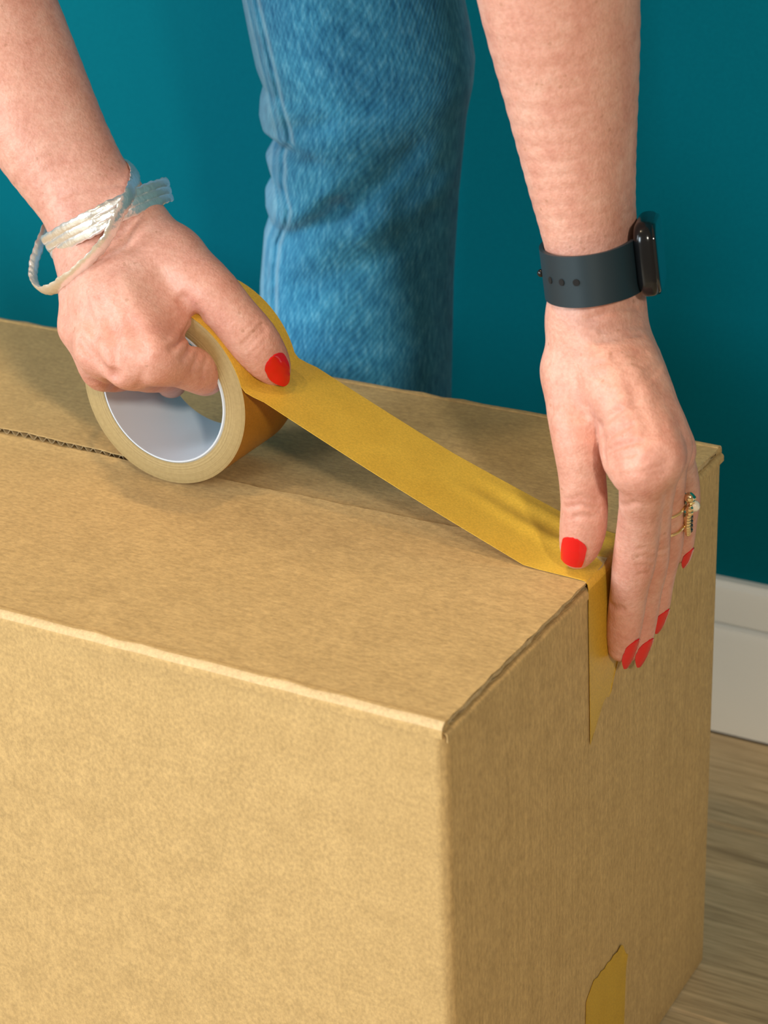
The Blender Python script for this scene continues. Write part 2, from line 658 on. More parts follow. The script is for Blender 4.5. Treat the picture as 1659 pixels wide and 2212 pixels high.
# end wall's own fold, turning in under the long flaps
mb = MB()
ys = np.linspace(.0012, BOX_W - .0012, 90)
P = []
for y in ys:
    j = .0005 * math.sin(y * 190) + .0004 * math.sin(y * 420 + 2)
    row = [(0.0002, y, H - .0085), (0.0002, y, H - .0064)]
    for k in range(0, 7):
        a = R(90 * k / 6)
        row.append((-.0010 + .0012 * math.cos(a), y, H - .0061 + (.0013 + j * .4) * math.sin(a)))
    row += [(-.008, y, H - .0048), (-.10, y, H - .0048)]
    P.append(row)
mb.sheet(np.array(P)[::-1], .0008)
mb.build('end_flap', M['card_end'], box, edge=60)
mb = MB()
mb.box((-BOX_L + .004, .006, H - .0095), (-.02, BOX_W - .006, H - .0060))
mb.build('inner_flap', M['card_dark'], box, smooth=False)


def flap(y0, y1, cut, lift, name):
    """corrugated sheet: two liners and a fluted medium that shows along the cut edge"""
    mb = MB()
    xs = np.linspace(-BOX_L + .005, -.0009, 120)
    ysv = np.linspace(y0, y1, 24)
    edge_j = .0004 * np.sin(xs * 140) + .0003 * np.sin(xs * 391)

    def zt(x, y):
        w = (y - y0) / (y1 - y0)
        w = w if cut == 'hi' else 1 - w
        z = H + sag(x, y) + lift(x) * np.clip(w, 0, 1)
        if cut == 'lo':      # buckled fold far back on the left
            bx = np.exp(-((x + .62) / .055) ** 2)
            z = z + .0050 * bx * np.clip((y - .255) / .045, 0, 1)
        return z
    P = np.array([[(x, y, zt(x, y)) for y in ysv] for x in xs])
    ci = -1 if cut == 'hi' else 0
    P[:, ci, 1] += edge_j
    if cut == 'hi': P[:, -1, 2] += .0013; P[:, -2, 2] += .0003
    # ragged end edge
    P[-1, :, 0] += .0005 * np.sin(ysv * 900) + .0004 * np.sin(ysv * 2100)
    mb.sheet(P[::-1] if False else P, .0005)
    Q = P.copy(); Q[:, :, 2] -= TH - .0005
    mb.sheet(Q, .0005)
    o = mb.build(name, M['card_top'], box, edge=50)
    if o.data.polygons[0].normal.z < 0:
        pass
    # fluting
    mb = MB()
    per = .0062
    fx = np.arange(-BOX_L + .006, -.004, per / 10)
    yc = y1 if cut == 'hi' else y0
    s = -1 if cut == 'hi' else 1
    jit = .0002 * np.sin(fx * 77)
    F = []
    for i, x in enumerate(fx):
        a = .5 + .5 * math.sin(2 * math.pi * x / per)
        zc = zt(x, yc) - .0006 - a * (TH - .0014)
        F.append([(x, yc + s * (.0006 + jit[i]), zc), (x, yc + s * .012, zt(x, yc + s * .012) - .0006 - a * (TH - .0014))])
    mb.sheet(np.array(F), .0003)
    # crushed medium along the end edge: a flattened ribbon under the top liner, loose bits in the slit below it
    ey = np.linspace(y0 + .001, y1 - .001, 170)
    G = []
    for y in ey:
        j1 = .00015 * math.sin(y * 610) + .0002 * math.sin(y * 233 + 1)
        j2 = .0003 * math.sin(y * 410 + 2) + .0004 * math.sin(y * 147)
        zc = zt(-.002, y)
        G.append([(-.0016 + j1, y, zc - .0007), (-.0013 + j1, y, zc - .0021 + j2), (-.0045, y, zc - .0024 + j2)])
    mb.sheet(np.array(G), .0003)
    yb = y0 + .004
    while yb < y1 - .006:
        ln = .003 + .006 * random.random()
        za, zb = (.0022, .0038) if random.random() < .5 else (.0038, .0024)
        zc = zt(-.002, yb)
        Gb = [[(-.0012 - .0006 * random.random(), yb + ln * q, zc - (za + (zb - za) * q)), (-.004, yb + ln * q, zc - (za + (zb - za) * q) - .0002)] for q in (0, .5, 1)]
        mb.sheet(np.array(Gb), .0004)
        yb += ln * (1.2 + 2.2 * random.random())
    # the dark core between the liners a little way in
    C_ = []
    yin = yc + s * .013
    for x in xs[::4]:
        C_.append([(x, yin, zt(x, yin) - .0005), (x, yin, zt(x, yin) - TH + .0003)])
    mb.grid(np.array(C_))
    C_ = [[(-.013, y, zt(-.013, y) - .0005), (-.013, y, zt(-.013, y) - TH + .0003)] for y in ysv]
    mb.grid(np.array(C_))
    mb.build('fluting', M['card_raw'], o, edge=60)
    return o


flap(.0040, SEAM - .0019, 'hi', lambda x: np.zeros_like(x) if isinstance(x, np.ndarray) else 0.0, 'front_flap')
flap(SEAM + .0006, BOX_W - .0040, 'lo', lift_back, 'back_flap')

# ================================================================== roll of tape and the strip pulled from it
RC = np.array([-.2432, 0.0, .3868])     # axis (along y)
RO, RI = .0497, .0367
RY0, RY1 = .1555, .2075
roll = empty('tape_roll', (RC[0], (RY0 + RY1) / 2, H))
tag(roll, 'roll of brown packing tape gripped in one hand, strip pulled across the box', 'tape roll')


def ring_mesh(profile, name, mat, seg=128, closed=True):
    mb = MB()
    P = [[(r * math.cos(a), y - (RY0 + RY1) / 2, r * math.sin(a)) for (r, y) in profile]
         for a in np.linspace(0, 2 * math.pi, seg, endpoint=False)]
    mb.grid(np.array(P), closed_u=True, closed_v=closed)
    o = mesh(name, mb.v, mb.f, mat)
    COL.objects.unlink(o)
    sharp(o, 40)
    o.location = (RC[0], (RY0 + RY1) / 2, RC[2])
    link(o, roll)
    return o


w = ring_mesh([(RI + .0016, RY0), (RO - .0006, RY0), (RO, RY0 + .0005), (RO, RY1 - .0005), (RO - .0006, RY1), (RI + .0016, RY1)],
              'wound_tape', M['tape_edge'])
w.data.materials.append(M['tape_wound'])
for pl in w.data.polygons:
    c = pl.center
    if math.hypot(c.x, c.z) > RO - .001 and abs(pl.normal.y) < .5: pl.material_index = 1
ring_mesh([(RI, RY0 - .0003), (RI + .0008, RY0 - .0003), (RI + .0016, RY0 + .0006), (RI + .0016, RY1), (RI, RY1 + .0004)], 'core', M['core'])

# strip: leaves the roll under the thumb, runs to the box edge, folds down the end face
ks = R(14)
path = []
for a in np.linspace(R(128), ks, 24):
    path.append((RC[0] + (RO + .0004) * math.cos(a), RC[2] + (RO + .0004) * math.sin(a)))
kx, kz = path[-1]
tx, tz = -.034, H + .0010
d = unit(np.array([tx - kx, tz - kz]))
for u in (.004, .009, .015):        # little bend where it peels away
    f = 1 - math.exp(-u / .006)
    down = np.array([math.sin(ks), -math.cos(ks)])
    path.append((kx + u * (d[0] * f + down[0] * (1 - f)), kz + u * (d[1] * f + down[1] * (1 - f))))
sx, sz = path[-1]
for u in np.linspace(.06, 1, 26): path.append((sx + (tx - sx) * u, sz + (tz - sz) * u - .0012 * math.sin(math.pi * u)))
for x in (-.026, -.018, -.010, -.004): path.append((x, H + .0006))
path += [(-.0012, H + .0004), (.0003, H - .0010), (.0008, H - .0040), (.0009, H - .009)]
for z in np.linspace(H - .016, H - .088, 18):
    path.append((.0006 + .0022 * math.sin(math.pi * z / H), z))
path = np.array(path)
nP = len(path)
YN0, YN1 = RY0, .1440          # near edge of the strip at roll and at the box end
WID = .0515
P = []
for i, (x, z) in enumerate(path):
    s = 0 if i < 24 else np.clip((x - path[26][0]) / (0 - path[26][0]), 0, 1)
    yn = YN0 + (YN1 - YN0) * s
    row = []
    for k, v in enumerate(np.linspace(0, 1, 22)):
        yy, zz, xx = yn + WID * v, z, x
        if i < 24:                       # still on the roll
            pass
        elif z > H - .001:
            # lengthwise buckle that gathers towards the thumb
            g = np.clip((x + .09) / .05, 0, 1) * np.clip((-.001 - x) / .02, 0, 1)
            zz += .0022 * g * math.exp(-((v - .56 + .25 * (x + .04)) / .10) ** 2) + .0016 * g * math.exp(-((v - .86) / .08) ** 2)
            zz += .010 * np.clip((x + .10) / .06, 0, 1) * np.clip((-.012 - x) / .02, 0, 1) * max(0, v - .62) ** 1.3
        row.append((xx, yy, zz))
    P.append(row)
P = np.array(P)
# torn lower end: slants up towards the far side
zend = P[-1, 0, 2]
for k, v in enumerate(np.linspace(0, 1, 22)):
    cut = H - .0885 + .050 * (max(v - .0, 0)) + .0035 * math.sin(v * 9) * v + (.006 * math.exp(-((v - .46) / .07) ** 2) * -1)
    for i in range(nP):
        if P[i, k, 2] < cut and P[i, k, 0] > -.0005:
            P[i, k, 2] = cut
            if v > .35: P[i, k, 0] += .0012 * (v - .35)
mb = MB(); mb.sheet(P[::-1], .00022)
strip = mb.build('pulled_strip', M['tape'], roll, edge=60)
strip.data.materials.append(M['tape_stuck'])      # where it lies on the end of the box the tape colour is darker
for pl in strip.data.polygons:
    if pl.center.z < H - .003 and pl.center.x > -.003: pl.material_index = 1

# older piece of tape low on the end face
lt = [onx(1258, 2212, .0), onx(1258, 2165, .0), onx(1272, 2120, .0), onx(1300, 2085, .0), onx(1322, 2055, .0), onx(1334, 2036, .0), onx(1343, 2062, .0), onx(1343, 2212, .0)]
y_lo, y_hi = lt[0][1], lt[-1][1]
outline = [(p[1], p[2]) for p in lt]
outline[0] = (y_lo, .003); outline[-1] = (y_hi, .003)
ztop = lambda y: np.interp(y, [outline[1][0], outline[2][0], outline[3][0], outline[4][0], outline[5][0], outline[6][0]],
                           [outline[1][1], outline[2][1], outline[3][1], outline[4][1], outline[5][1], outline[6][1]])
P = []
for v in np.linspace(0, 1, 24):
    y = y_lo + (y_hi - y_lo) * v
    zt_ = float(ztop(y)) + .0006 * math.sin(v * 40)
    row = []
    for u in np.linspace(0, 1, 16):
        z = .003 + (zt_ - .003) * u
        bel = .0022 * math.sin(math.pi * z / H) * math.sin(math.pi * y / BOX_W)
        row.append((bel + .0006 + (.0022 * max(0, u - .9) * 10 * max(0, v - .55)), y, z))
    P.append(row)
mb = MB(); mb.sheet(np.array(P), .00025)
tag(mb.build('tape_piece', M['tape_stuck'], edge=60), 'short torn piece of brown tape low on the end of the box', 'tape')

# ================================================================== signed-distance modelling of arms and hands
def dist_seg(p, a, b):
    ba = b - a
    t = np.clip(((p - a) @ ba) / (ba @ ba + 1e-15), 0, 1)
    return p - a - t[:, None] * ba, t


CHUNK = [None, None]


class Prim:
    def __init__(s, a, b, ra, rb, k=.006, flat=None):
        s.a, s.b, s.ra, s.rb, s.k, s.flat = np.asarray(a, float), np.asarray(b, float), ra, rb, k, flat
        m = max(ra, rb) * (1.0 if flat is None else max(1, flat[1])) + .016
        s.lo = np.minimum(s.a, s.b) - m; s.hi = np.maximum(s.a, s.b) + m

    def far(s):
        return CHUNK[0] is not None and (np.any(s.lo > CHUNK[1]) or np.any(s.hi < CHUNK[0]))

    def __call__(s, p):
        if s.far(): return None
        off, t = dist_seg(p, s.a, s.b)
        if s.flat is not None:
            n, f = s.flat
            off = off + (1 / f - 1) * (off @ n)[:, None] * n
        return np.sqrt(np.einsum('ij,ij->i', off, off)) - (s.ra + t * (s.rb - s.ra))


class Chain:
    """tapered limb: hard union of short cones whose radii run on into each other"""
    def __init__(s, rows, n=14, k=.006, flat=None):
        S = spline(rows, n)
        s.k = k
        s.prims = [Prim(S[i, :3], S[i + 1, :3], S[i, 3], S[i + 1, 3], k, flat) for i in range(len(S) - 1)]

    def __call__(s, p):
        d = None
        for q in s.prims:
            v = q(p)
            if v is not None: d = v if d is None else np.minimum(d, v)
        return d


def smin(a, b, k):
    if a is None: return b
    if b is None: return a
    h = np.clip(.5 + .5 * (b - a) / k, 0, 1)
    return b + (a - b) * h - k * h * (1 - h)


class Hand:
    def __init__(s): s.palm = []; s.fingers = []; s.marks = []

    def mark(s, pts, amp, sig):
        """groove (amp>0) or ridge (amp<0) along a polyline"""
        pts = [np.asarray(q, float) for q in pts]
        s.marks.append((pts, amp, sig, np.min(pts, axis=0) - 4 * sig, np.max(pts, axis=0) + 4 * sig))

    def prims(s):
        out = []
        for q in s.palm + [f for f, _ in s.fingers]: out += q.prims if isinstance(q, Chain) else [q]
        return out

    def __call__(s, p):
        CHUNK[0] = p.min(axis=0); CHUNK[1] = p.max(axis=0)
        d = None
        for pr in s.palm: d = smin(d, pr(p), pr.k)
        res = d
        for fg, kf in s.fingers:
            e = fg(p)
            if e is not None: res = smin(res, smin(d, e, kf), .0008)
        if res is None:
            CHUNK[0] = None
            return np.full(len(p), .05)
        res = np.minimum(res, .05)
        for pts, amp, sig, lo, hi in s.marks:
            if np.any(lo > CHUNK[1]) or np.any(hi < CHUNK[0]): continue
            best = np.full(len(p), 1e9)
            for a, b in zip(pts[:-1], pts[1:]):
                off, _ = dist_seg(p, a, b)
                best = np.minimum(best, np.einsum('ij,ij->i', off, off))
            res = res + amp * np.exp(-best / (2 * sig * sig))
        CHUNK[0] = None
        return res


def surface_nets(fn, lo, hi, h):
    lo = np.asarray(lo, float); hi = np.asarray(hi, float)
    B = 8
    nb = np.ceil((hi - lo) / (h * B)).astype(int) + 1
    cb = np.stack(np.meshgrid(*[np.arange(k) for k in nb], indexing='ij'), -1).reshape(-1, 3)
    cen = lo + (cb + .5) * B * h
    dc = np.concatenate([fn(q) for q in np.array_split(cen, max(1, len(cen) // 400))])
    D = np.empty(nb * B, np.float32)
    D.reshape(nb[0], B, nb[1], B, nb[2], B)[...] = dc.reshape(nb).astype(np.float32)[:, None, :, None, :, None]
    act = cb[np.abs(dc) < B * h * 1.25]
    loc = np.stack(np.meshgrid(*[np.arange(B)] * 3, indexing='ij'), -1).reshape(-1, 3)
    key = (act // 3) @ np.array([1, 1000, 1000000])
    order = np.argsort(key, kind='stable'); act = act[order]; key = key[order]
    cutp = np.concatenate([[0], np.nonzero(np.diff(key))[0] + 1, [len(act)]])
    for s, e in zip(cutp[:-1], cutp[1:]):
        idx = (act[s:e, None, :] * B + loc[None]).reshape(-1, 3)
        D[idx[:, 0], idx[:, 1], idx[:, 2]] = fn(lo + idx * h)
    S = D < 0
    n = np.array(D.shape)
    c = [S[i:n[0] - 1 + i, j:n[1] - 1 + j, k:n[2] - 1 + k] for i in (0, 1) for j in (0, 1) for k in (0, 1)]
    allin = c[0].copy(); anyin = c[0].copy()
    for q in c[1:]:
        allin &= q; anyin |= q
    cells = np.argwhere(anyin & ~allin)
    vid = np.full(n - 1, -1, np.int32)
    vid[cells[:, 0], cells[:, 1], cells[:, 2]] = np.arange(len(cells))
    acc = np.zeros((len(cells), 3)); cnt = np.zeros(len(cells))
    cor = [(i, j, k) for i in (0, 1) for j in (0, 1) for k in (0, 1)]
    val = {q: D[cells[:, 0] + q[0], cells[:, 1] + q[1], cells[:, 2] + q[2]].astype(float) for q in cor}
    for q in cor:
        for ax in range(3):
            if q[ax] == 0:
                r = list(q); r[ax] = 1; r = tuple(r)
                a, b = val[q], val[r]
                m = (a < 0) != (b < 0)
                t = a[m] / (a[m] - b[m])
                pos = np.tile(np.array(q, float), (m.sum(), 1)); pos[:, ax] += t
                acc[m] += pos; cnt[m] += 1
    V = lo + (cells + acc / cnt[:, None]) * h
    F = []
    for ax in range(3):
        u, w_ = (ax + 1) % 3, (ax + 2) % 3
        s0 = [slice(1, n[i] - 1) for i in range(3)]; s1 = list(s0)
        s0[ax] = slice(0, n[ax] - 1); s1[ax] = slice(1, n[ax])
        a, b = S[tuple(s0)], S[tuple(s1)]
        off = np.array([1, 1, 1]); off[ax] = 0
        for flip, mk in ((False, a & ~b), (True, ~a & b)):
            e = np.argwhere(mk) + off
            if not len(e): continue
            eu = np.zeros(3, int); eu[u] = 1
            ew = np.zeros(3, int); ew[w_] = 1
            g = lambda q: vid[q[:, 0], q[:, 1], q[:, 2]]
            quad = np.stack([g(e - eu - ew), g(e - ew), g(e), g(e - eu)], 1)
            F.append(quad[:, ::-1] if flip else quad)
    F = np.concatenate(F)
    F = F[(F >= 0).all(1)]
    return V, F


# ------------------------------------------------------------------ her left hand (presses the strip over the box edge)
LH = Hand()
L_I = [(*onx(1390, 1008, .029), .0108), (*onx(1388, 1058, .0262), .0108), (*onx(1383, 1108, .0225), .0100), (*onx(1370, 1210, .0165), .0102), (*onx(1360, 1268, .0125), .0091),
       (*onx(1353, 1320, .0100), .0088), (*onx(1347, 1368, .0085), .0082), (*onx(1343, 1400, .0076), .0067)]
L_M = [(*onx(1418, 985, .033), .0114), (*onx(1408, 1100, .0245), .0094), (*onx(1402, 1205, .0175), .0097), (*onx(1392, 1270, .0125), .0087),
       (*onx(1386, 1318, .0100), .0084), (*onx(1379, 1368, .0085), .0078), (*onx(1374, 1400, .0074), .0063)]
L_R = [(*onx(1436, 966, .031), .0108), (*onx(1437, 1080, .0235), .0091), (*onx(1436, 1168, .0165), .0091), (*onx(1427, 1225, .0120), .0081),
       (*onx(1420, 1265, .0098), .0078), (*onx(1416, 1305, .0082), .0073), (*onx(1412, 1330, .0072), .0060)]
L_P = [(*onx(1450, 972, .025), .0096), (*onx(1472, 1030, .0200), .0083), (*onx(1478, 1080, .0155), .0079), (*onx(1476, 1120, .0115), .0071),
       (*onx(1474, 1148, .0090), .0068), (*onx(1472, 1176, .0076), .0063), (*onx(1470, 1194, .0068), .0053)]
L_T = [(*ony(1238, 800, .176), .0130), (*ony(1240, 870, .167), .0132), (*ony(1250, 955, .157), .0122), (*ony(1257, 1020, .155), .0111), (*ony(1262, 1085, .1545), .0110),
       (*ony(1260, 1135, .154), .0111), (*ony(1254, 1172, .1535), .0100), (*ony(1248, 1194, .153), .0078)]
LW = onx(1284, 650, -.020)
for fg in (L_I, L_M, L_R, L_P): LH.fingers.append((Chain(fg, 16), .008))
LH.fingers.append((Chain(L_T, 18), .008))
carp = [LW + np.array((.000, -.012, -.012)), LW + np.array((.003, -.003, -.012)), LW + np.array((.003, .006, -.010)), LW + np.array((.000, .013, -.008))]
for c_, fg, r0 in zip(carp, (L_I, L_M, L_R, L_P), (.0150, .0152, .0150, .0140)):
    e = np.array(fg[0][:3])
    mid = (c_ + e) / 2 + np.array((.002, 0, .002))
    LH.palm.append(Chain([(*c_, r0), (*mid, r0 * .42 + fg[0][3] * .58), (*e, fg[0][3])], 9, .007))
for a, b in zip((L_I, L_M, L_R), (L_M, L_R, L_P)):        # skin between the knuckles
    p0 = np.array(a[0][:3]); p1 = np.array(b[0][:3])
    LH.palm.append(Prim(p0 * .85 + carp[1] * .15, p1 * .85 + carp[1] * .15, .0095, .0095, .008))
# ball of the thumb and web
tm = np.array(L_T[1][:3]); im = (carp[0] + np.array(L_I[0][:3])) / 2
LH.palm.append(Prim(np.array(L_T[0][:3]) + ray(1250, 850) * .004, im + ray(1300, 850) * .006, .0118, .0105, .008))
LH.palm.append(Prim(LW + np.array((.001, -.009, -.004)), np.array(L_T[0][:3]), .0140, .0126, .008))
LH.fingers.append((Chain([(*onx(1352, 880, .000), .0100), (*onx(1344, 935, .008), .0105), (*onx(1347, 990, .0165), .0094), (*onx(1362, 1024, .0225), .0082)], 8), .010))
# forearm: two long bones side by side
fa = [(LW, .0172), (at(1281, 560, 1.018), .0172), (at(1266, 470, 1.014), .0186), (at(1253, 380, 1.010), .0212), (at(1241, 280, 1.006), .0242), (at(1226, 150, 1.000), .0281),
      (at(1206, 0, .992), .0320), (at(1178, -200, .982), .0350)]
for off in (-1, 1):
    rows = [(*(c_ + np.array((.001, off * (.0095 - .0015 * i / 7), 0))), r_) for i, (c_, r_) in enumerate(fa)]
    LH.palm.append(Chain(rows, 22, .012))
L_ARM_TOP = fa[-1]

# ------------------------------------------------------------------ her right hand (grips the roll)
RH = Hand()
R_I = [(*ony(338, 768, .130), .0126), (*ony(392, 788, .143), .0116), (*ony(440, 808, .160), .0110), (*ony(440, 812, .180), .0096), (*ony(425, 812, .196), .0087)]
R_M = [(*ony(282, 776, .129), .0124), (*ony(312, 800, .142), .0110), (*ony(345, 806, .160), .0100), (*ony(362, 812, .178), .0092), (*ony(370, 826, .196), .0085)]
R_R = [(*ony(224, 754, .133), .0116), (*ony(240, 786, .142), .0102), (*ony(266, 798, .160), .0094), (*ony(284, 802, .178), .0088), (*ony(296, 812, .195), .0080)]
R_P = [(*ony(178, 706, .145), .0106), (*ony(196, 762, .140), .0094), (*ony(214, 806, .144), .0086), (*ony(246, 815, .158), .0078), (*ony(268, 815, .172), .0072)]
R_T = [(*ony(292, 486, .186), .0150), (*ony(372, 556, .176), .0146), (*ony(450, 620, .168), .0134), (*ony(500, 678, .167), .0126), (*ony(543, 731, .169), .0131),
       (*ony(570, 767, .173), .0118), (*ony(586, 788, .176), .0098), (*ony(594, 800, .178), .0080)]
RW = at(214, 462, 1.150)
for fg in (R_I, R_M, R_R, R_P): RH.fingers.append((Chain(fg, 14), .004 if fg is R_P else .008))
RH.fingers.append((Chain(R_T, 20), .010))
rc_ = [at(272, 530, 1.135), at(242, 535, 1.130), at(212, 540, 1.132), at(186, 548, 1.142)]
for c_, fg, r0 in zip(rc_, (R_I, R_M, R_R, R_P), (.0162, .0162, .0160, .0145)):
    e = np.array(fg[0][:3])
    mid = (c_ + e) / 2 + np.array((.0015, -.003, .002))
    RH.palm.append(Chain([(*c_, r0), (*mid, r0 * .45 + fg[0][3] * .55), (*e, fg[0][3])], 9, .007))
for a, b in zip((R_I, R_M, R_R), (R_M, R_R, R_P)):
    RH.palm.append(Prim(np.array(a[0][:3]), np.array(b[0][:3]), .0105, .0100, .008))
im = (rc_[0] + np.array(R_I[0][:3])) / 2
RH.palm.append(Prim(np.array(R_T[1][:3]), im, .0145, .0150, .014))
RH.palm.append(Prim(np.array(R_T[2][:3]) + np.array((-.006, .002, -.003)), np.array(R_I[0][:3]) * .6 + im * .4, .0090, .0110, .010))
for c_ in rc_[:4]:
    RH.palm.append(Prim(RW, c_, .0178, .0160, .006))
RH.palm.append(Prim(RW, np.array(R_T[0][:3]), .0172, .0150, .008))
fr = [(RW, .0180), (at(188, 425, 1.154), .0184), (at(148, 365, 1.160), .0202), (at(106, 295, 1.167), .0228), (at(53, 195, 1.178), .0260), (at(-12, 65, 1.192), .0294), (at(-77, -65, 1.205), .0320), (at(-112, -135, 1.212), .033)]
ax_w = unit(at(310, 400, 1.150) - at(120, 510, 1.150))
for off in (-1, 1):
    rows = [(*(c_ + ax_w * off * .0078), r_) for (c_, r_) in fr]
    RH.palm.append(Chain(rows, 20, .012))
R_ARM_TOP = fr[-1]


def trace(hand, pts):
    """where the line of sight through each picture point meets the skin"""
    D = np.array([ray(*q) for q in pts]); t = np.full(len(pts), .86)
    for _ in range(70):
        t = t + np.clip(hand(CAM + D * t[:, None]) * .8, -.01, .02)
    return CAM + D * t[:, None]


def creases(hand, lines):
    flat = [q for ln, _, _ in lines for q in ln]
    W_ = trace(hand, flat); k = 0; out = []
    for ln, amp, sig in lines:
        out.append((list(W_[k:k + len(ln)]), amp, sig)); k += len(ln)
    for ln, amp, sig in out: hand.mark(ln, amp * (1.3 if amp > 0 else 1.0), sig)


creases(LH, [
    ([(1306, 1000), (1303, 955), (1294, 918)], .0016, .0012), ([(1294, 918), (1310, 900), (1335, 888)], .0007, .0012),
    ([(1310, 950), (1335, 930), (1365, 918)], .0009, .0011), ([(1312, 975), (1345, 962), (1385, 955)], .0009, .0011), ([(1315, 995), (1345, 985), (1375, 980)], .0007, .0011), ([(1296, 925), (1330, 895), (1372, 872)], .0007, .0011),
    ([(1285, 905), (1320, 860), (1365, 838)], .0003, .0012), ([(1262, 900), (1275, 850), (1300, 810)], .0003, .0013),
    ([(1342, 1093), (1356, 1091), (1372, 1086)], .0008, .0011),
    ([(1380, 1186), (1394, 1184), (1408, 1190)], .0005, .0009), ([(1378, 1204), (1394, 1201), (1410, 1206)], .0006, .0009), ([(1378, 1222), (1394, 1222), (1408, 1224)], .0005, .0009),
    ([(1384, 1240), (1400, 1238)], .0004, .0009), ([(1425, 1190), (1440, 1188)], .0004, .0009), ([(1424, 1205), (1438, 1203)], .0004, .0009),
    ([(1320, 1310), (1330, 1315), (1342, 1316)], .0017, .0013),
    ([(1222, 1080), (1255, 1072), (1292, 1082)], .0007, .0010), ([(1220, 1096), (1255, 1089), (1296, 1102)], .0010, .0010), ([(1243, 1117), (1265, 1113), (1285, 1118)], .0007, .0010),
    ([(1270, 690), (1325, 672), (1378, 664)], .0008, .0011), ([(1300, 715), (1345, 704), (1384, 698)], .0006, .0011), ([(1290, 738), (1345, 728), (1388, 722)], .0009, .0011),
    ([(1325, 772), (1365, 766), (1398, 762)], .0007, .0011), ([(1275, 790), (1330, 782), (1380, 790)], .0004, .0012), ([(1190, 880), (1205, 850), (1212, 820)], .0004, .0012), ([(1188, 905), (1206, 870), (1222, 835)], .0004, .0012), ([(1310, 660), (1350, 650), (1380, 645)], .0003, .0012),
    ([(1312, 770), (1352, 870), (1392, 975)], -.0010, .0034), ([(1350, 770), (1394, 870), (1424, 950)], -.0009, .0030), ([(1380, 800), (1424, 890), (1450, 950)], -.0007, .0028),
    ([(1372, 850), (1404, 935)], .0007, .0030), ([(1412, 870), (1434, 930)], .0007, .0026),
    ([(1410, 1040), (1428, 1020), (1440, 990)], .0003, .0020), ([(1330, 1012), (1360, 1000), (1392, 996)], .0004, .0011), ([(1336, 1030), (1362, 1022), (1392, 1020)], .0004, .0011), ([(1405, 1012), (1425, 1008), (1442, 1000)], .0004, .0011), ([(1404, 1026), (1424, 1024), (1440, 1018)], .0004, .0011),
])
creases(RH, [
    ([(438, 706), (424, 682), (408, 664), (396, 648)], .0026, .0022), ([(430, 690), (412, 680), (396, 672), (380, 672)], .0016, .0014),
    ([(424, 690), (402, 722), (372, 752)], .0017, .0014), ([(432, 716), (414, 742), (396, 772)], .0015, .0013), ([(440, 745), (426, 768), (416, 796)], .0008, .0012), ([(404, 676), (384, 704), (360, 726)], .0008, .0014), ([(448, 772), (440, 792), (436, 812)], .0006, .0011),
    ([(262, 600), (300, 690), (330, 755)], -.0011, .0036), ([(228, 610), (256, 690), (278, 760)], -.0010, .0034), ([(198, 610), (210, 680), (222, 740)], -.0009, .0030),
    ([(290, 700), (312, 752)], .0010, .0034), ([(238, 690), (252, 745)], .0010, .0030), ([(196, 690), (204, 730)], .0008, .0026),
    ([(250, 842), (252, 800), (248, 768)], .0022, .0022), ([(172, 738), (196, 764), (216, 790), (240, 812)], .0022, .0022),
    ([(300, 836), (310, 806)], .0006, .0018),
    ([(524, 744), (545, 722), (566, 702)], .0009, .0010), ([(532, 754), (552, 733), (574, 712)], .0010, .0010), ([(542, 764), (558, 748), (574, 732)], .0004, .0010), ([(515, 730), (535, 710), (552, 696)], .0003, .0010),
    ([(110, 430), (160, 415), (215, 404), (258, 396)], .0005, .0013),
    ([(300, 500), (380, 580), (440, 640)], -.0008, .0040), ([(330, 620), (360, 660), (372, 690)], .0010, .0050),
])

# ------------------------------------------------------------------ person
person = empty('person', (-.28, .44, 0))
tag(person, 'person in light blue jeans bending over the box, arms reaching down to tape it', 'person')


def bounds(prims, pad=.03):
    lo = np.min([np.minimum(p.a, p.b) - max(p.ra, p.rb) for p in prims], axis=0) - pad
    hi = np.max([np.maximum(p.a, p.b) + max(p.ra, p.rb) for p in prims], axis=0) + pad
    return lo, hi


VOX = .0009
parts_v, parts_f, nv = [], [], 0
for hd in (LH, RH):
    lo, hi = bounds(hd.prims(), .012)
    V, F = surface_nets(hd, lo, hi, VOX)
    parts_v.append(V); parts_f.append(F + nv); nv += len(V)

# upper arms and shoulders above the picture
SH_L, SH_R = np.array((-.15, .30, .93)), np.array((-.50, .32, .93))
EL_L, EL_R = L_ARM_TOP[0] + np.array((-.045, .045, .13)), R_ARM_TOP[0] + np.array((-.10, .05, .13))
up_arms = []
for tp, low, el, sh in ((L_ARM_TOP, fa[-2], EL_L, SH_L), (R_ARM_TOP, fr[-2], EL_R, SH_R)):
    p_lo = tp[0] * .75 + low[0] * .25
    up_arms.append(Chain([(*p_lo, tp[1] + .0035), (*tp[0], tp[1] + .0062), (*(tp[0] * .6 + el * .4), .0425), (*el, .0425), (*(el * .5 + sh * .5), .047), (*sh, .055)], 26))
up_trunk = [Prim(SH_L, SH_R, .060, .060, .03), Prim((SH_L + SH_R) / 2, np.array((-.34, .40, .86)), .09, .09, .03)]
up = [q for c_ in up_arms for q in c_.prims] + up_trunk


def coarse(p):
    d = None
    for grp, k in [(c_.prims, .03) for c_ in up_arms] + [([q], .04) for q in up_trunk]:
        g_ = None
        for pr in grp:
            off, t_ = dist_seg(p, pr.a, pr.b)
            v = np.linalg.norm(off, axis=1) - (pr.ra + t_ * (pr.rb - pr.ra))
            g_ = v if g_ is None else np.minimum(g_, v)
        d = g_ if d is None else smin(d, g_, k)
    return d


lo, hi = bounds(up, .03)
V, F = surface_nets(coarse, lo, hi, .006)
parts_v.append(V); parts_f.append(F + nv)
BV = np.concatenate(parts_v); BF = np.concatenate(parts_f)
bodyo = mesh('body', BV, BF, M['skin'], person)

